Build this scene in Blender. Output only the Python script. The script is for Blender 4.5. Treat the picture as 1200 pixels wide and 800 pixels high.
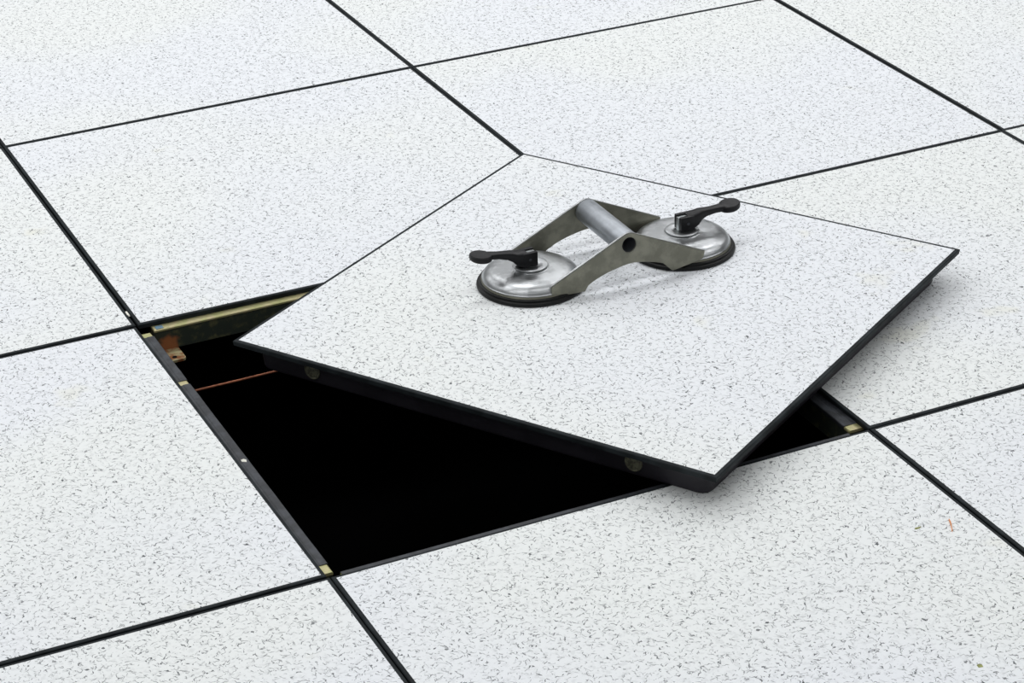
import bpy, bmesh, math, random
from mathutils import Vector, Matrix

for o in list(bpy.data.objects):
    bpy.data.objects.remove(o)
scn = bpy.context.scene
COL = scn.collection

# ------------------------------------------------------------------ camera, world, lights, exposure
cam_data = bpy.data.cameras.new('camera')
cam = bpy.data.objects.new('camera', cam_data)
COL.objects.link(cam)
cam.location = (-0.654496, -3.103800, 1.274108)
cam.rotation_euler = (1.093919, 0.028401, -0.441104)
cam_data.sensor_width = 36.0
cam_data.lens = 2850.81 / 1200 * 36.0
cam_data.clip_start = 0.05
scn.camera = cam

world = bpy.data.worlds.new('room_light')
scn.world = world
world.use_nodes = True
bg = world.node_tree.nodes['Background']
bg.inputs[0].default_value = (0.95, 0.97, 1.0, 1)
bg.inputs[1].default_value = 0.15


def ceiling_light(x, y, power, sx=1.2, sy=0.6, z=2.7):
    d = bpy.data.lights.new('ceiling_light', 'AREA')
    d.shape = 'RECTANGLE'
    d.size = sx
    d.size_y = sy
    d.energy = power
    d.color = (0.985, 0.985, 1.0)
    o = bpy.data.objects.new('ceiling_light', d)
    COL.objects.link(o)
    o.location = (x, y, z)
    return o


for lx in (-2.9, -1.1, 0.7, 2.5, 4.3):
    for ly, p in ((-3.6, 20), (-1.7, 31), (0.3, 48), (2.3, 44), (4.3, 36)):
        ceiling_light(lx, ly, p * 0.360)

scn.view_settings.view_transform = 'Standard'
scn.view_settings.look = 'None'
scn.view_settings.gamma = 1.0
scn.view_settings.use_curve_mapping = False
scn.view_settings.exposure = 0.0


# ------------------------------------------------------------------ materials
class NT:
    def __init__(self, name):
        self.m = bpy.data.materials.new(name)
        self.m.use_nodes = True
        self.t = self.m.node_tree
        self.b = self.t.nodes['Principled BSDF']

    def n(self, kind, **kw):
        nd = self.t.nodes.new(kind)
        for k, v in kw.items():
            setattr(nd, k, v)
        return nd

    def l(self, a, b):
        self.t.links.new(a, b)

    def mix(self, fac, a, b):
        nd = self.n('ShaderNodeMix', data_type='RGBA')
        for sock, v in ((nd.inputs[0], fac), (nd.inputs[6], a), (nd.inputs[7], b)):
            if hasattr(v, 'is_output'):
                self.l(v, sock)
            else:
                sock.default_value = v
        return nd.outputs[2]

    def math(self, op, a, b=0.0, c=None, clamp=False):
        nd = self.n('ShaderNodeMath', operation=op)
        nd.use_clamp = clamp
        for sock, v in zip(nd.inputs, (a, b, c)):
            if v is None:
                continue
            if hasattr(v, 'is_output'):
                self.l(v, sock)
            else:
                sock.default_value = v
        return nd.outputs[0]

    def noise(self, vec, scale, detail=2.0, rough=0.5, off=(0, 0, 0)):
        mp = self.n('ShaderNodeMapping')
        mp.inputs['Location'].default_value = off
        self.l(vec, mp.inputs['Vector'])
        nz = self.n('ShaderNodeTexNoise')
        nz.inputs['Scale'].default_value = scale
        nz.inputs['Detail'].default_value = detail
        nz.inputs['Roughness'].default_value = rough
        self.l(mp.outputs[0], nz.inputs['Vector'])
        return nz.outputs[0]

    def ramp(self, v, lo, hi):
        nd = self.n('ShaderNodeMapRange')
        nd.interpolation_type = 'SMOOTHSTEP'
        self.l(v, nd.inputs[0])
        nd.inputs[1].default_value = lo
        nd.inputs[2].default_value = hi
        return nd.outputs[0]


def laminate_material():
    k = NT('speckled_white_laminate')
    tc = k.n('ShaderNodeTexCoord')
    oi = k.n('ShaderNodeObjectInfo')
    rnd = k.math('MULTIPLY', oi.outputs['Random'], 37.0)
    comb = k.n('ShaderNodeCombineXYZ')
    for i in range(3):
        k.l(rnd, comb.inputs[i])
    add = k.n('ShaderNodeVectorMath', operation='ADD')
    k.l(tc.outputs['Object'], add.inputs[0])
    k.l(comb.outputs[0], add.inputs[1])
    v = add.outputs[0]
    # slight wobble so that the chips bend
    wn = k.n('ShaderNodeTexNoise')
    wn.inputs['Scale'].default_value = 190
    wn.inputs['Detail'].default_value = 1.0
    k.l(v, wn.inputs['Vector'])
    wv = k.n('ShaderNodeVectorMath', operation='MULTIPLY_ADD')
    k.l(wn.outputs['Color'], wv.inputs[0])
    wv.inputs[1].default_value = (0.0075, 0.0075, 0.0075)
    k.l(v, wv.inputs[2])
    layers = []
    for sc, wid, lmin, lmax, keep, off in ((92, 0.064, 0.12, 0.44, 0.90, (0.0, 0.0, 0.0)), (108, 0.070, 0.10, 0.40, 0.85, (3.13, 1.71, 0.0)),
                                           (99, 0.060, 0.10, 0.46, 0.80, (5.31, 2.9, 0.0)), (140, 0.095, 0.06, 0.26, 0.80, (7.7, 4.2, 0.0))):
        mp = k.n('ShaderNodeMapping')
        mp.inputs['Location'].default_value = off
        k.l(wv.outputs[0], mp.inputs['Vector'])
        vo = k.n('ShaderNodeTexVoronoi', voronoi_dimensions='2D')
        vo.inputs['Scale'].default_value = sc
        k.l(mp.outputs[0], vo.inputs['Vector'])
        sub = k.n('ShaderNodeVectorMath', operation='SUBTRACT')
        k.l(mp.outputs[0], sub.inputs[0])
        k.l(vo.outputs['Position'], sub.inputs[1])
        scl = k.n('ShaderNodeVectorMath', operation='SCALE')
        k.l(sub.outputs[0], scl.inputs[0])
        scl.inputs['Scale'].default_value = sc
        sp = k.n('ShaderNodeSeparateColor')
        k.l(vo.outputs['Color'], sp.inputs[0])
        rot = k.n('ShaderNodeVectorRotate', rotation_type='Z_AXIS')
        k.l(scl.outputs[0], rot.inputs['Vector'])
        k.l(k.math('MULTIPLY', sp.outputs[0], 6.283), rot.inputs['Angle'])
        xy = k.n('ShaderNodeSeparateXYZ')
        k.l(rot.outputs[0], xy.inputs[0])
        ax = k.math('ABSOLUTE', xy.outputs[0])
        bow = k.math('MULTIPLY', k.math('MULTIPLY', ax, ax), k.math('MULTIPLY_ADD', sp.outputs[1], 3.0, -1.5))
        ay = k.math('ABSOLUTE', k.math('ADD', xy.outputs[1], bow))
        length = k.math('MULTIPLY_ADD', sp.outputs[2], lmax - lmin, lmin)
        taper = k.math('SUBTRACT', 1.0, k.math('DIVIDE', ax, length), clamp=True)
        width = k.math('MULTIPLY', k.math('POWER', taper, 0.5), wid)
        ln = k.math('SUBTRACT', 1.0, k.math('DIVIDE', ay, k.math('ADD', width, 0.0001)), clamp=True)
        ln = k.math('MULTIPLY', ln, 2.2, clamp=True)
        # per-chip darkness, some chips left out
        hsh = k.math('FRACT', k.math('MULTIPLY', sp.outputs[1], 17.31))
        dark = k.math('MULTIPLY', k.math('LESS_THAN', hsh, keep), k.math('MULTIPLY_ADD', k.math('FRACT', k.math('MULTIPLY', sp.outputs[0], 9.7)), 0.70, 0.36))
        layers.append(k.math('MULTIPLY', ln, dark))
    s = k.math('MAXIMUM', layers[0], k.math('MAXIMUM', layers[3], k.math('MAXIMUM', layers[1], layers[2])))
    # faint grey mottling between the chips
    mot = k.math('MULTIPLY', k.ramp(k.noise(v, 210, 2.0, 0.6, (1, 8, 3)), 0.50, 0.66), 0.12)
    depth = k.math('MAXIMUM', s, mot)
    tint = k.mix(k.ramp(k.noise(v, 2.5, 1.0), 0.35, 0.65), (0.80, 0.826, 0.852, 1), (0.812, 0.838, 0.822, 1))
    # faint cream stains of their own shape
    st = k.math('MULTIPLY', k.ramp(k.noise(v, 9, 3.0, 0.6, (4, 4, 4)), 0.66, 0.76), 0.25)
    tint = k.mix(st, tint, (0.74, 0.72, 0.52, 1))
    base = k.mix(depth, tint, (0.075, 0.085, 0.09, 1))
    k.l(base, k.b.inputs['Base Color'])
    k.b.inputs['Roughness'].default_value = 0.55
    k.b.inputs['Specular IOR Level'].default_value = 0.25
    return k.m


def plain(name, col, rough=0.5, metal=0.0, var=0.0, vscale=40, spec=0.5, bump=0.0, col2=None, lo=0.4, hi=0.6):
    k = NT(name)
    k.b.inputs['Roughness'].default_value = rough
    k.b.inputs['Metallic'].default_value = metal
    k.b.inputs['Specular IOR Level'].default_value = spec
    tc = k.n('ShaderNodeTexCoord')
    v = tc.outputs['Object']
    c1 = (*col, 1)
    c2 = (*(col2 if col2 else [min(1, c * (1 + var)) for c in col]), 1)
    c0 = c1 if col2 else (*[c * (1 - var) for c in col], 1)
    nz = k.noise(v, vscale, 4.0, 0.6)
    k.l(k.mix(k.ramp(nz, lo, hi), c0, c2), k.b.inputs['Base Color'])
    rr = k.math('MULTIPLY_ADD', k.noise(v, vscale * 2.3, 3.0, 0.6, (5, 1, 2)), 0.3, rough - 0.15, clamp=True)
    k.l(rr, k.b.inputs['Roughness'])
    if bump:
        bp = k.n('ShaderNodeBump')
        bp.inputs['Strength'].default_value = bump
        bp.inputs['Distance'].default_value = 0.0005
        k.l(k.noise(v, vscale * 6, 3.0, 0.6), bp.inputs['Height'])
        k.l(bp.outputs[0], k.b.inputs['Normal'])
    return k.m


M_LAM = laminate_material()
M_TRIM = plain('dark_edge_trim', (0.016, 0.020, 0.022), 0.6, var=0.3, vscale=30, spec=0.12)
M_PAN = plain('black_painted_steel_pan', (0.022, 0.020, 0.026), 0.5, var=0.15, vscale=20, spec=0.4)
M_PLUG = plain('olive_plug', (0.10, 0.10, 0.065), 0.7, var=0.4, vscale=300)
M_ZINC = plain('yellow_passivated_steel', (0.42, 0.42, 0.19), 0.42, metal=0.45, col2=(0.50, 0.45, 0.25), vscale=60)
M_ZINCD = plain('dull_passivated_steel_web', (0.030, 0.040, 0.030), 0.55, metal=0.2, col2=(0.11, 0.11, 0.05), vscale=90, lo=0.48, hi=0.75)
def rust_patch(m, centre, radius):
    t = m.node_tree
    b = t.nodes['Principled BSDF']
    old = b.inputs['Base Color'].links[0].from_socket
    tc = t.nodes.new('ShaderNodeTexCoord')
    d = t.nodes.new('ShaderNodeVectorMath')
    d.operation = 'DISTANCE'
    t.links.new(tc.outputs['Object'], d.inputs[0])
    d.inputs[1].default_value = centre
    nz = t.nodes.new('ShaderNodeTexNoise')
    nz.inputs['Scale'].default_value = 160
    t.links.new(tc.outputs['Object'], nz.inputs['Vector'])
    ad = t.nodes.new('ShaderNodeMath')
    ad.operation = 'MULTIPLY_ADD'
    t.links.new(nz.outputs[0], ad.inputs[0])
    ad.inputs[1].default_value = radius * 0.9
    t.links.new(d.outputs['Value'], ad.inputs[2])
    mr = t.nodes.new('ShaderNodeMapRange')
    t.links.new(ad.outputs[0], mr.inputs[0])
    mr.inputs[1].default_value = radius * 1.1
    mr.inputs[2].default_value = radius * 1.6
    mr.inputs[3].default_value = 1.0
    mr.inputs[4].default_value = 0.0
    mx = t.nodes.new('ShaderNodeMix')
    mx.data_type = 'RGBA'
    t.links.new(mr.outputs[0], mx.inputs[0])
    t.links.new(old, mx.inputs[6])
    mx.inputs[7].default_value = (0.30, 0.11, 0.04, 1)
    t.links.new(mx.outputs[2], b.inputs['Base Color'])


rust_patch(M_ZINCD, (0.016, -0.011, -0.022), 0.012)
M_GASKET = plain('dark_grey_gasket', (0.030, 0.034, 0.040), 0.6, var=0.35, vscale=50)
M_RUST = plain('rusty_plate', (0.40, 0.36, 0.20), 0.55, metal=0.3, col2=(0.26, 0.10, 0.035), vscale=75, lo=0.38, hi=0.55)
M_COPPER = plain('copper', (0.34, 0.125, 0.065), 0.5, metal=0.5, var=0.2, vscale=120)
M_SLAB = plain('void_shade_black', (0.004, 0.004, 0.0045), 0.9, var=0.2, vscale=3, spec=0.1)  # near black: the darkness of the underfloor void is put into the colour
M_ALU = plain('cast_aluminium', (0.44, 0.455, 0.46), 0.36, metal=1.0, var=0.18, vscale=35, bump=0.25)
M_ALUD = plain('dull_shaded_cast_aluminium', (0.215, 0.213, 0.170), 0.46, metal=0.9, var=0.14, vscale=45, bump=0.5)  # rough casting, with dim reflections and undercut shade put into the colour
M_BAR = plain('grey_anodised_tube', (0.38, 0.405, 0.43), 0.45, metal=0.9, var=0.06, vscale=60, bump=0.1)
M_RUB = plain('black_rubber', (0.006, 0.0065, 0.006), 0.5, var=0.2, vscale=60, spec=0.25)
M_PLA = plain('black_plastic', (0.004, 0.004, 0.005), 0.42, var=0.2, vscale=60, spec=0.28)
M_STUD = plain('steel_stud', (0.45, 0.48, 0.48), 0.35, metal=0.9, var=0.1)
M_CHIP = plain('pale_paint_chip', (0.80, 0.79, 0.70), 0.7, var=0.1)
M_ORANGE = plain('orange_fibre', (0.85, 0.32, 0.10), 0.7, var=0.1)
M_BLUE = plain('blue_marker_smear', (0.10, 0.18, 0.24), 0.6, var=0.2)
M_GREEN = plain('olive_crumb', (0.30, 0.32, 0.12), 0.8, var=0.3)


# ------------------------------------------------------------------ mesh helpers
def obj(name, bm, mat, parent=None, smooth=False, loc=None):
    me = bpy.data.meshes.new(name)
    bmesh.ops.recalc_face_normals(bm, faces=bm.faces)
    bm.to_mesh(me)
    bm.free()
    me.materials.append(mat)
    if smooth:
        for p in me.polygons:
            p.use_smooth = True
        me.set_sharp_from_angle(angle=math.radians(35))
    o = bpy.data.objects.new(name, me)
    COL.objects.link(o)
    if parent:
        o.parent = parent
    if loc:
        o.location = loc
    return o


def thing(name, label, cat, loc=(0, 0, 0), rotz=0.0, group=None):
    o = bpy.data.objects.new(name, None)
    o.empty_display_size = 0.05
    COL.objects.link(o)
    o.location = loc
    o.rotation_euler = (0, 0, rotz)
    return tag(o, label, cat, group)


def tag(o, label, cat, group=None):
    o['label'] = label
    o['category'] = cat
    o['kind'] = 'thing'
    if group:
        o['group'] = group
    return o


def add_box(bm, x0, x1, y0, y1, z0, z1, bev=0.0):
    vs = [bm.verts.new(c) for c in ((x0, y0, z0), (x1, y0, z0), (x1, y1, z0), (x0, y1, z0),
                                    (x0, y0, z1), (x1, y0, z1), (x1, y1, z1), (x0, y1, z1))]
    fs = [bm.faces.new([vs[i] for i in f]) for f in ((0, 3, 2, 1), (4, 5, 6, 7), (0, 1, 5, 4),
                                                     (1, 2, 6, 5), (2, 3, 7, 6), (3, 0, 4, 7))]
    if bev:
        es = list({e for f in fs for e in f.edges})
        bmesh.ops.bevel(bm, geom=es, offset=bev, segments=2, affect='EDGES', profile=0.6)
    return vs


def add_prism(bm, loop_bot, loop_top):
    a = [bm.verts.new(p) for p in loop_bot]
    b = [bm.verts.new(p) for p in loop_top]
    n = len(a)
    bm.faces.new(a[::-1])
    bm.faces.new(b)
    for i in range(n):
        bm.faces.new((a[i], a[(i + 1) % n], b[(i + 1) % n], b[i]))


def add_loft(bm, rings, cap=True):
    vr = [[bm.verts.new(p) for p in r] for r in rings]
    for r0, r1 in zip(vr, vr[1:]):
        n = len(r0)
        for i in range(n):
            bm.faces.new((r0[i], r0[(i + 1) % n], r1[(i + 1) % n], r1[i]))
    if cap:
        bm.faces.new(vr[0][::-1])
        bm.faces.new(vr[-1])


def add_lathe(bm, prof, n=96, cx=0, cy=0):
    rings = []
    for r, z in prof:
        if r < 1e-6:
            rings.append([bm.verts.new((cx, cy, z))])
        else:
            rings.append([bm.verts.new((cx + r * math.cos(2 * math.pi * i / n), cy + r * math.sin(2 * math.pi * i / n), z))
                          for i in range(n)])
    for a, b in zip(rings, rings[1:]):
        for i in range(n):
            j = (i + 1) % n
            if len(a) == 1 and len(b) == 1:
                continue
            if len(a) == 1:
                bm.faces.new((a[0], b[i], b[j]))
            elif len(b) == 1:
                bm.faces.new((a[i], a[j], b[0]))
            else:
                bm.faces.new((a[i], a[j], b[j], b[i]))


def inset_quad(q, d):
    """move the edges of a counter-clockwise quad inwards by d (outwards when negative)"""
    q = [Vector(p) for p in q]
    out = []
    n = len(q)
    for i in range(n):
        p0, p1, p2 = q[i - 1], q[i], q[(i + 1) % n]
        e1 = (p1 - p0).normalized()
        e2 = (p2 - p1).normalized()
        n1 = Vector((-e1.y, e1.x))
        n2 = Vector((-e2.y, e2.x))
        k = d / (1 + n1.dot(n2))
        out.append(p1 + (n1 + n2) * k)
    return out


def round_quad(q, r, seg=6):
    q = [Vector(p) for p in q]
    out = []
    for i in range(4):
        p0, p1, p2 = q[i - 1], q[i], q[(i + 1) % 4]
        a = p1 + (p0 - p1).normalized() * r
        b = p1 + (p2 - p1).normalized() * r
        c = a + b - p1
        a0 = math.atan2(a.y - c.y, a.x - c.x)
        a1 = math.atan2(b.y - c.y, b.x - c.x)
        while a1 < a0:
            a1 += 2 * math.pi
        for s in range(seg + 1):
            t = a0 + (a1 - a0) * s / seg
            out.append(Vector((c.x + r * math.cos(t), c.y + r * math.sin(t))))
    return out


def at_z(loop, z):
    return [(p[0], p[1], z) for p in loop]


# ------------------------------------------------------------------ raised floor tiles
H = 0.0384          # depth of a tile
LIP = 0.0062        # depth of its rim, which rests on the stringers
TRIMW = 0.0041


def build_tile(name, label, quad, loc, rotz=0.0, plugs=False, group=None, tw=TRIMW):
    """quad: corners of the white laminate, counter-clockwise, relative to loc; z = 0 is the top face"""
    t = thing(name, label, 'floor tile', loc, rotz, group)
    bm = bmesh.new()
    r = inset_quad(quad, 0.0)
    add_prism(bm, at_z(r, -0.0014), at_z(r, 0.0))
    obj('laminate_top', bm, M_LAM, t)
    # edge trim, four sides in one ring with a soft outer arris
    bm = bmesh.new()
    o0 = inset_quad(quad, -tw)
    o1 = inset_quad(quad, -tw + 0.0009)
    o2 = inset_quad(quad, -tw + 0.0006)
    rings = [at_z(inset_quad(quad, 0.0001), -0.0002), at_z(o1, -0.0002), at_z(o0, -0.0010), at_z(o2, -LIP),
             at_z(inset_quad(quad, 0.0001), -LIP), at_z(inset_quad(quad, 0.0001), -0.0002)]
    add_loft(bm, rings, cap=False)
    bmesh.ops.remove_doubles(bm, verts=bm.verts, dist=1e-6)
    obj('edge_trim', bm, M_TRIM, t)
    # steel pan: flange under the laminate and a pressed tray
    bm = bmesh.new()
    q0 = inset_quad(quad, 0.0006)
    add_prism(bm, at_z(q0, -LIP), at_z(q0, -0.0015))
    rings = []
    for ins, z, rad in ((0.0148, -LIP + 0.0004, 0.006), (0.0150, -0.012, 0.007), (0.0156, -0.0345, 0.011),
                        (0.0160, -0.0366, 0.012), (0.0168, -0.0379, 0.013), (0.0182, -H, 0.014)):
        rings.append(at_z(round_quad(inset_quad(quad, ins), rad), z))
    add_loft(bm, rings)
    pan = obj('steel_pan', bm, M_PAN, t, smooth=True)
    if plugs:
        for px in (-0.2105, 0.1985):
            bm = bmesh.new()
            prof = [(0.0, 0.0012), (0.0070, 0.0012), (0.0082, 0.0007), (0.0092, 0.0018), (0.0100, 0.0016), (0.0104, 0.0)]
            add_lathe(bm, prof, 32)
            p = obj('round_plug', bm, M_PLUG, pan, smooth=True)
            p['label'] = 'round olive grey plug'
            p.location = (px, -0.2850, -0.0225)
            p.rotation_euler = (math.pi / 2, 0, 0)
    return t


GROUP = None
tiles = {
    # (column, row): white corners SW, SE, NE, NW and the label
    ('back_corner'): ([(-0.600, 0.005), (-0.0056, 0.005), (-0.0056, 0.605), (-0.600, 0.605)],
                      'sliver of a white speckled floor tile at the left edge above a seam crossing'),
    ('back_left'): ([(0.0040, 0.0050), (0.6072, 0.0085), (0.6062, 0.6060), (0.0040, 0.6060)],
                    'white speckled floor tile in the top left corner of the view'),
    ('back_mid'): ([(0.6155, 0.0088), (1.2163, 0.0072), (1.2160, 0.6060), (0.6162, 0.6060)],
                   'white speckled floor tile in the top middle, a narrow wedge between two long seams'),
    ('left_upper'): ([(-0.6060, -0.6066), (-0.0075, -0.6064), (-0.0056, -0.0042), (-0.6060, -0.0042)],
                     'white speckled floor tile, triangle at the left edge above the left corner of the opening'),
    ('mid_upper'): ([(0.0036, -0.6064), (0.6060, -0.6125), (0.6055, -0.0014), (0.0042, -0.0043)],
                    'whole white speckled floor tile behind the opening, left of the lifted tile'),
    ('right_upper'): ([(0.6148, -0.6072), (1.2110, -0.6076), (1.2165, 0.0006), (0.6152, -0.0006)],
                      'whole white speckled floor tile directly behind the suction lifter and lifted tile'),
    ('far_right'): ([(1.2212, -0.6070), (1.8230, -0.6070), (1.8230, 0.0000), (1.2272, 0.0000)],
                    'white speckled floor tile in the top right corner of the view'),
    ('left_lower'): ([(-0.6060, -1.2110), (-0.0063, -1.2134), (-0.0085, -0.6186), (-0.6060, -0.6160)],
                     'white speckled floor tile left of the dark opening, beside the long grey stringer'),
    ('right_lower'): ([(0.6178, -1.2140), (1.2098, -1.2130), (1.2105, -0.6160), (0.6160, -0.6165)],
                      'white speckled floor tile right of the opening, shaded by the tile resting on it'),
    ('right_far'): ([(1.2186, -1.2130), (1.8230, -1.2130), (1.8230, -0.6140), (1.2186, -0.6140)],
                    'sliver of a white speckled floor tile at the right edge below a seam crossing'),
    ('front_left'): ([(-0.6060, -1.8250), (-0.0062, -1.8250), (-0.0046, -1.2250), (-0.6060, -1.2216)],
                     'white speckled floor tile in the bottom left corner of the view'),
    ('front_mid'): ([(0.0043, -1.8250), (0.6065, -1.8250), (0.6082, -1.2242), (0.0049, -1.2254)],
                    'white speckled floor tile in front of the opening, with an orange fibre on it'),
    ('front_right'): ([(0.6174, -1.8250), (1.2100, -1.8250), (1.2100, -1.2236), (0.6184, -1.2240)],
                      'white speckled floor tile at the right edge, right of the orange fibre'),
}
for key, (q, lab) in tiles.items():
    cx = sum(p[0] for p in q) / 4
    cy = sum(p[1] for p in q) / 4
    build_tile('floor_tile', lab, [(x - cx, y - cy) for x, y in q], (cx, cy, 0))

LT = (0.48233, -0.86825)
build_tile('floor_tile', 'lifted white speckled floor tile lying askew over the opening, black pan underneath',
           [(-0.3, -0.3), (0.3, -0.3), (0.3, 0.3), (-0.3, 0.3)], (LT[0], LT[1], H), math.radians(-57.569), plugs=True, tw=0.0048)

# ------------------------------------------------------------------ the setting: slab below and the floor beyond the frame
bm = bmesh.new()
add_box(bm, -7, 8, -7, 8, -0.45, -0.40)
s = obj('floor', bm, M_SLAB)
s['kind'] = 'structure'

bm = bmesh.new()
P = 0.6096
for (x0, x1, y0, y1) in ((-7, -0.612, -7, 8), (1.830, 8, -7, 8), (-0.612, 1.830, 0.6115, 8), (-0.612, 1.830, -7, -1.8305),
                         (1.224, 1.830, 0.0045, 0.6115), (1.2155, 1.830, -1.8305, -1.2190)):
    add_box(bm, x0, x1, y0, y1, -H, 0.0)
s = obj('floor', bm, M_LAM)
s['kind'] = 'structure'

# ------------------------------------------------------------------ stringers and pedestals round the opening
SW = 0.0113
ZT = -0.0066


def stringer(label, length, loc, rotz, gaskets, web_mat=M_ZINCD):
    """channel along +x from loc; gaskets = list of (from, to) pieces of rubber strip on its top"""
    t = thing('support_stringer', label, 'floor stringer', loc, rotz)
    bm = bmesh.new()
    # folded top flange with rounded arrises
    yz = [(-SW, -0.0032), (-SW, -0.0012), (-SW + 0.0010, -0.0001), (-SW + 0.0022, 0.0),
          (SW - 0.0022, 0.0), (SW - 0.0010, -0.0001), (SW, -0.0012), (SW, -0.0032)]
    add_loft(bm, [[(0.0, y, z) for y, z in yz], [(length, y, z) for y, z in yz]])
    obj('top_flange', bm, M_ZINC, t)
    bm = bmesh.new()
    yz = [(-SW + 0.0006, -0.0284), (-SW + 0.0006, -0.0033), (SW - 0.0006, -0.0033), (SW - 0.0006, -0.0284)]
    add_loft(bm, [[(0.0004, y, z) for y, z in yz], [(length - 0.0004, y, z) for y, z in yz]])
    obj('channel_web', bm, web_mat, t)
    for a, b in gaskets:
        bm = bmesh.new()
        yz = [(-SW - 0.0004, -0.0034), (-SW - 0.0004, 0.0003), (-SW + 0.0004, 0.0009), (-0.004, 0.0009), (-0.003, 0.0004), (0.003, 0.0004), (0.004, 0.0009),
              (SW - 0.0004, 0.0009), (SW + 0.0004, 0.0003), (SW + 0.0004, -0.0034), (SW + 0.0001, -0.0034), (SW + 0.0001, 0.0001),
              (-SW - 0.0001, 0.0001), (-SW - 0.0001, -0.0034)]
        n = 14
        rings = []
        random.seed(int(a * 1e4))
        for i in range(n + 1):
            x = a + (b - a) * i / n
            w = 1 + random.uniform(0.0, 0.03)
            rings.append([(x, y * w, z) for y, z in yz])
        add_loft(bm, rings)
        obj('gasket_strip', bm, M_GASKET, t)
    return t


E = 0.0150
L = P - 2 * E
# back stringer (along x, seam y = -P): top bare yellow metal
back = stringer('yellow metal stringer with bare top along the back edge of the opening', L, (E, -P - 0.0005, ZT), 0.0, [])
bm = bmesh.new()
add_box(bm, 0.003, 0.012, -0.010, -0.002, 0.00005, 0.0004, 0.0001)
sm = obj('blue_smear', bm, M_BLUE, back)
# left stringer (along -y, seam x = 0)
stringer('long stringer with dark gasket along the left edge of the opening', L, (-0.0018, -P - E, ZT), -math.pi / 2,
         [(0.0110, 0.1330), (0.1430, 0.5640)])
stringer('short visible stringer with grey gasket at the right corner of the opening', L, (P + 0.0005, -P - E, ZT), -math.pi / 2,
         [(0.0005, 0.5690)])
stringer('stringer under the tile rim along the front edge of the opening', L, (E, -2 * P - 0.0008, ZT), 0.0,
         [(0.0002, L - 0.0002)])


def pedestal(label, x, y):
    t = thing('floor_pedestal', label, 'floor pedestal', (x, y, -0.40))
    zt = ZT - 0.0285 + 0.40
    bm = bmesh.new()
    q = round_quad([(-0.042, -0.042), (0.042, -0.042), (0.042, 0.042), (-0.042, 0.042)], 0.004)
    add_prism(bm, at_z(q, zt - 0.003), at_z(q, zt))
    hd = obj('head_plate', bm, M_RUST, t)
    hd['label'] = 'galvanised head plate with rust patches'
    for sx, sy in ((1, 1), (1, -1), (-1, 1), (-1, -1)):
        bm = bmesh.new()
        add_lathe(bm, [(0, 0.0002), (0.0028, 0.0002), (0.0028, -0.0002), (0, -0.0002)], 16)
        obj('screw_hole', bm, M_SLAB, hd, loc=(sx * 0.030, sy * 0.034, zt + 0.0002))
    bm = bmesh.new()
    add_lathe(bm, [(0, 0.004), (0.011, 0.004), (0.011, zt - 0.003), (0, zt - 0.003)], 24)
    obj('threaded_rod', bm, M_PAN, t, smooth=True)  # rod, tube and base kept black, the void's shade painted into them
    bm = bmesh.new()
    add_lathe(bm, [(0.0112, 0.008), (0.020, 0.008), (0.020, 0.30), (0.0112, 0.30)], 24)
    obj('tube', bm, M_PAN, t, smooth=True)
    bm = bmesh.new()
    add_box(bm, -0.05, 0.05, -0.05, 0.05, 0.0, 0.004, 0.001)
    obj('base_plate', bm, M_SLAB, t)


pedestal('galvanised pedestal head with rust under the left corner of the opening', 0.0, -P)
pedestal('pedestal head under the front corner of the opening', 0.0, -2 * P)
pedestal('pedestal head under the right corner of the opening', P, -2 * P)

# copper wire strung through the void
bm = bmesh.new()
path = [(-1.2, -0.398), (-1.14, -0.36), (-1.06, -0.14), (-0.98, -0.085), (-0.85, -0.080)] + \
       [(x / 20, -0.080 - 0.0004 * math.sin(x)) for x in range(-15, 30)] + [(1.55, -0.085), (1.63, -0.14), (1.70, -0.36), (1.76, -0.398)]
rings = []
for i, (x, z) in enumerate(path):
    a = Vector(path[max(0, i - 1)])
    b = Vector(path[min(len(path) - 1, i + 1)])
    d = (b - a).normalized()
    rings.append([(x - d.y * 0.0014 * math.cos(t), -0.6518 + 0.0014 * math.sin(t), z + d.x * 0.0014 * math.cos(t))
                  for t in [2 * math.pi * j / 10 for j in range(10)]])
add_loft(bm, rings)
tag(obj('copper_wire', bm, M_COPPER, smooth=True), 'thin bare copper wire crossing the dark void below the floor', 'wire')

# ------------------------------------------------------------------ suction lifter
FX, FY = 0.5165, -0.8040
lifter = thing('suction_lifter', 'grey metal double suction cup lifter with black levers standing on the lifted tile', 'suction lifter',
               (FX, FY, H))
CX = 0.0995


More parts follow.
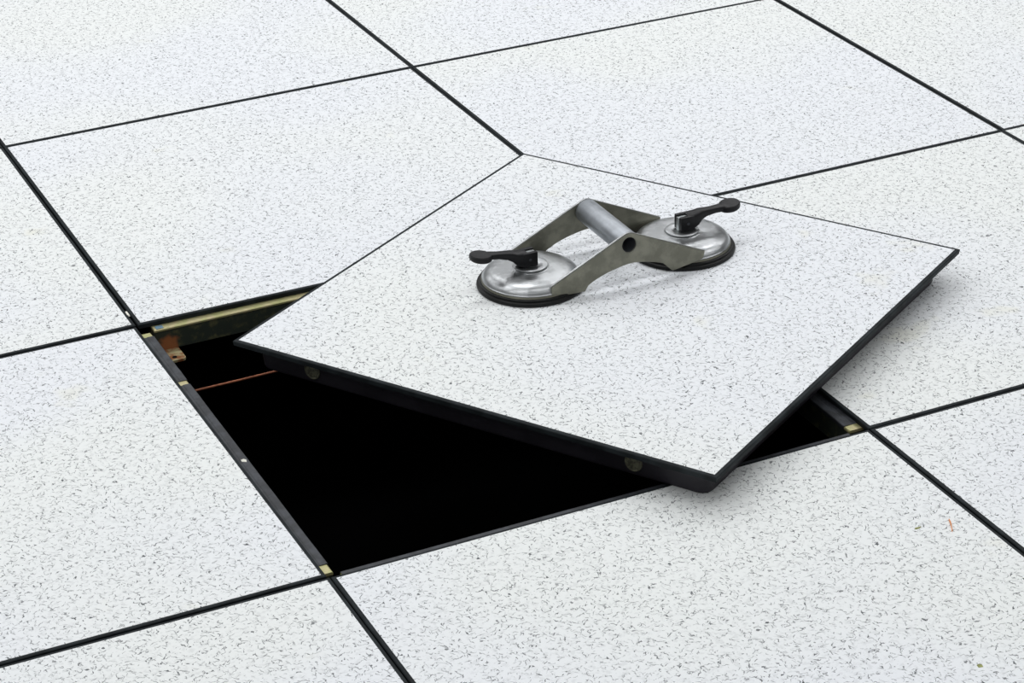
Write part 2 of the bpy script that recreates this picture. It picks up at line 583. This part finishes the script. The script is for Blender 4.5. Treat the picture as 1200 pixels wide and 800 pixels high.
def side_profile():
    """outline of the arched side plate (x, z), millimetres"""
    r, zc = 14.8, 50.0
    ex, ez = 99.5, 20.0
    # tangent from the end point to the crown circle
    dx, dz = ex, ez - zc
    dist = math.hypot(dx, dz)
    base = math.atan2(dz, dx)
    ta = base + math.acos(r / dist)
    pts = []
    for i in range(13):
        a = ta + (math.pi - 2 * ta) * i / 12
        pts.append((r * math.cos(a), zc + r * math.sin(a)))
    left = [(-ex, ez), (-100.6, 18.5), (-100.4, 9.0), (-99.0, 5.6), (-57.0, 3.8), (-53.0, 10.4)]
    ctrl = [(-60.0, 7.0), (-53.0, 10.4), (-41.0, 16.3), (-24.6, 21.6), (-5.0, 25.4), (9.0, 25.6), (27.0, 22.0), (44.0, 16.6), (52.0, 12.0)]
    arch = []
    for a in range(1, len(ctrl) - 2):
        for t in (0.25, 0.5, 0.75, 1.0):
            p = []
            for c in (0, 1):
                p0, p1, p2, p3 = (ctrl[a + q][c] for q in (-1, 0, 1, 2))
                p.append(0.5 * (2 * p1 + (p2 - p0) * t + (2 * p0 - 5 * p1 + 4 * p2 - p3) * t * t + (3 * p1 - p0 - 3 * p2 + p3) * t ** 3))
            arch.append(tuple(p))
    right = [(57.0, 3.8), (95.0, 9.6), (97.5, 11.5), (99.4, 18.0), (ex, ez)]
    return pts + left + arch + right


def side_plate(y0, y1, dx, dz):
    bm = bmesh.new()
    outer = [bm.verts.new(((x + dx) / 1000, y0, (z + dz) / 1000)) for x, z in side_profile()]
    es = [bm.edges.new((outer[i], outer[(i + 1) % len(outer)])) for i in range(len(outer))]
    n = 36
    hole = [bm.verts.new((dx / 1000 + 0.0088 * math.cos(2 * math.pi * i / n), y0, dz / 1000 + 0.0500 + 0.0093 * math.sin(2 * math.pi * i / n)))
            for i in range(n)]
    es += [bm.edges.new((hole[i], hole[(i + 1) % n])) for i in range(n)]
    bmesh.ops.triangle_fill(bm, use_beauty=True, use_dissolve=False, edges=es)
    faces = list(bm.faces)
    ext = bmesh.ops.extrude_face_region(bm, geom=faces)
    vs = [g for g in ext['geom'] if isinstance(g, bmesh.types.BMVert)]
    bmesh.ops.translate(bm, verts=vs, vec=(0, y1 - y0, 0))
    bmesh.ops.recalc_face_normals(bm, faces=bm.faces)
    sharp = [e for e in bm.edges if len(e.link_faces) == 2 and e.calc_face_angle(0) > 1.2
             and abs(e.verts[0].co.y - e.verts[1].co.y) < 1e-6]
    bmesh.ops.bevel(bm, geom=sharp, offset=0.0008, segments=2, affect='EDGES')
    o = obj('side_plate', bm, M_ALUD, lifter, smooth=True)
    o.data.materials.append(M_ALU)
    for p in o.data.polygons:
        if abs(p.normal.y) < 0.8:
            p.material_index = 1  # machined edges; the lighter metal also stands in for their ceiling reflection
    return o


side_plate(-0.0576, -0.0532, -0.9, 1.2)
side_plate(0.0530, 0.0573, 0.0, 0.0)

# handle tube between the plates, open bore
bm = bmesh.new()
rings = []
for (r, y) in ((0.0093, -0.0531), (0.0143, -0.0531), (0.0146, -0.0524), (0.0146, 0.0520), (0.0143, 0.0528), (0.0093, 0.0528), (0.0093, -0.0531)):
    rings.append([(r * math.cos(t), y, 0.0506 + r * math.sin(t)) for t in [2 * math.pi * j / 64 for j in range(64)]])
add_loft(bm, rings, cap=False)
obj('handle_bar', bm, M_BAR, lifter, smooth=True)
# closing disc deep in the bore
for yy in (-0.030,):
    bm = bmesh.new()
    rings = [[(0.0094 * math.cos(t), y, 0.05 + 0.0094 * math.sin(t)) for t in [2 * math.pi * j / 32 for j in range(32)]] for y in (yy, yy + 0.002)]
    add_loft(bm, rings)
    obj('bore_plug', bm, M_RUB, lifter)


def cup(sx):
    cx = sx * CX
    bm = bmesh.new()
    prof = [(0.0, 0.0100), (0.0560, 0.0100), (0.0573, 0.0106), (0.0574, 0.0114), (0.0568, 0.0119), (0.0564, 0.0128), (0.0556, 0.0144),
            (0.0540, 0.0165), (0.0512, 0.0187), (0.0470, 0.0206), (0.0410, 0.0218), (0.0340, 0.0223), (0.0222, 0.0225), (0.0, 0.0225)]
    add_lathe(bm, prof, 128)
    hs = obj('cup_housing', bm, M_ALU, lifter, smooth=True, loc=(cx, 0, 0))
    bm = bmesh.new()
    add_lathe(bm, [(0.0, 0.0060), (0.0566, 0.0060), (0.0580, 0.0068), (0.0582, 0.0084), (0.0572, 0.0102), (0.0560, 0.0106), (0.0, 0.0106)], 128)
    rb = obj('rim_band', bm, M_ALUD, hs, smooth=True)  # band coloured darker for the shade in the undercut below the bead
    rb['label'] = 'dull olive grey cast rim, undercut shade in its colour'
    bm = bmesh.new()
    prof = [(0.0222, 0.0220), (0.0212, 0.0228), (0.0192, 0.0231), (0.0188, 0.0236), (0.0202, 0.0243), (0.0200, 0.0256), (0.0190, 0.0260),
            (0.0120, 0.0260), (0.0112, 0.0255), (0.0, 0.0255)]
    add_lathe(bm, prof, 64)
    obj('raised_boss', bm, M_ALU, hs, smooth=True)
    bm = bmesh.new()
    prof = [(0.0, 0.0), (0.0615, 0.0), (0.0632, 0.0008), (0.0636, 0.0026), (0.0630, 0.0044), (0.0608, 0.0054), (0.0600, 0.0058),
            (0.0608, 0.0064), (0.0606, 0.0078), (0.0590, 0.0084), (0.0570, 0.0080), (0.0, 0.0050)]
    add_lathe(bm, prof, 128)
    rp = obj('rubber_pad', bm, M_RUB, hs, smooth=True)
    rp['label'] = 'black rubber suction pad'
    return hs


cup(-1)
cup(1)


def lever(sx, tilt, reach):
    """black clamping lever pointing outwards along sx * x"""
    cx = sx * CX
    bm = bmesh.new()
    # fork: two cheeks and a solid part
    add_box(bm, -0.0055, 0.0125, -0.0088, -0.0034, 0.0262, 0.0435, 0.0008)
    add_box(bm, -0.0055, 0.0125, 0.0034, 0.0088, 0.0262, 0.0435, 0.0008)
    # solid part runs into the arm
    def sec(x, zc, hw, hh):
        k = 0.35
        pts = []
        for j in range(20):
            t = 2 * math.pi * j / 20
            c, s_ = math.cos(t), math.sin(t)
            pts.append((x, hw * math.copysign(abs(c) ** k, c), zc + hh * math.copysign(abs(s_) ** k, s_)))
        return pts
    zt = tilt
    rings = [sec(0.0060, 0.0350, 0.0088, 0.0086), sec(0.0140, 0.0358, 0.0088, 0.0090), sec(0.0190, 0.0370, 0.0080, 0.0080),
             sec(0.0240, 0.0405 + zt * 0.1, 0.0068, 0.0060), sec(0.0310, 0.0425 + zt * 0.35, 0.0056, 0.0044),
             sec(0.0420, 0.0440 + zt * 0.7, 0.0050, 0.0036), sec(reach - 0.012, 0.0450 + zt * 0.9, 0.0064, 0.0034),
             sec(reach - 0.004, 0.0455 + zt, 0.0085, 0.0030)]
    add_loft(bm, rings)
    # paddle
    zc = 0.0455 + zt
    prof = [(0.0, -0.0040), (0.0115, -0.0040), (0.0130, -0.0026), (0.0134, 0.0), (0.0130, 0.0026), (0.0120, 0.0036), (0.0, 0.0037)]
    n = 40
    sl = 0.12
    vs0 = len(bm.verts)
    add_lathe(bm, prof, n)
    bm.verts.ensure_lookup_table()
    for v in bm.verts[vs0:]:
        v.co = Vector((reach + v.co.x, v.co.y, zc + v.co.z + v.co.x * sl))
    for v in bm.verts:
        v.co.x *= sx
        v.co.y *= sx
    lv = obj('clamp_lever', bm, M_PLA, lifter, smooth=True, loc=(cx, 0, 0))
    bm = bmesh.new()
    add_box(bm, sx * 0.0010 - 0.0070, sx * 0.0010 + 0.0060, -0.0031, 0.0031, 0.0250, 0.0420, 0.0006)
    obj('steel_stud', bm, M_STUD, lv, smooth=True)
    bm = bmesh.new()
    rings = [[(sx * 0.004 + 0.0018 * math.cos(t), y, 0.0350 + 0.0018 * math.sin(t)) for t in [2 * math.pi * j / 16 for j in range(16)]]
             for y in (-0.0091, 0.0091)]
    add_loft(bm, rings)
    obj('pivot_pin', bm, M_GASKET, lv)
    return lv


lever(-1, 0.0030, 0.0625)
lever(1, -0.0030, 0.0640)

# ------------------------------------------------------------------ crumbs and chips
def chip(name, label, cat, x, y, z, pts, mat, h=0.0006):
    bm = bmesh.new()
    a = [(px / 1000, py / 1000, 0.0) for px, py in pts]
    b = [(px * 0.8 / 1000, py * 0.8 / 1000, h) for px, py in pts]
    add_prism(bm, a, b)
    o = obj(name, bm, mat)
    o.location = (x, y, z)
    tag(o, label, cat)


chip('paint_chip', 'white chip lodged in the seam beside the left corner of the opening', 'chip', -0.0028, -0.5740, -0.0019,
     [(-1.5, -6), (1.5, -7), (1.6, 5), (0, 7), (-1.6, 3)], M_CHIP, 0.0016)
chip('paint_chip', 'pale chip on the gasket halfway along the left stringer', 'chip', 0.0045, -0.9600, ZT + 0.0009,
     [(-2.5, -1), (2, -4), (3.5, 1), (1, 4), (-2, 3)], M_CHIP, 0.0005)
# orange fibre, slightly bowed, on the front tile
bm = bmesh.new()
rings = []
for i in range(9):
    u = i / 8
    x = 0.5830 + (0.5732 - 0.5830) * u + 0.0012 * math.sin(math.pi * u)
    y = -1.4115 + (-1.4316 + 1.4115) * u + 0.0012 * math.sin(math.pi * u)
    r = 0.0009 * (0.6 + 0.4 * math.sin(math.pi * min(1, u + 0.15)))
    rings.append([(x + r * math.cos(t), y + 0.45 * r * math.cos(t), r + r * math.sin(t)) for t in [2 * math.pi * j / 8 for j in range(8)]])
add_loft(bm, rings)
tag(obj('orange_fibre', bm, M_ORANGE, smooth=True), 'short orange fibre lying on the white tile in front of the opening', 'fibre')
chip('crumb', 'tiny olive crumb on the front tile left of the orange fibre', 'crumb', 0.5475, -1.4100, 0.0,
     [(-4, -1), (0, -1.6), (4, 0), (4.5, 1.2), (1, 0.9), (-2.5, 1.4)], M_GREEN, 0.0006)
chip('crumb', 'tiny yellowish crumb on the front tile near the bottom right corner of the view', 'crumb', 0.4655, -1.6320, 0.0,
     [(-2.5, -2), (2, -3), (3, 1), (0.5, 3), (-2, 2)], M_GREEN, 0.0006)
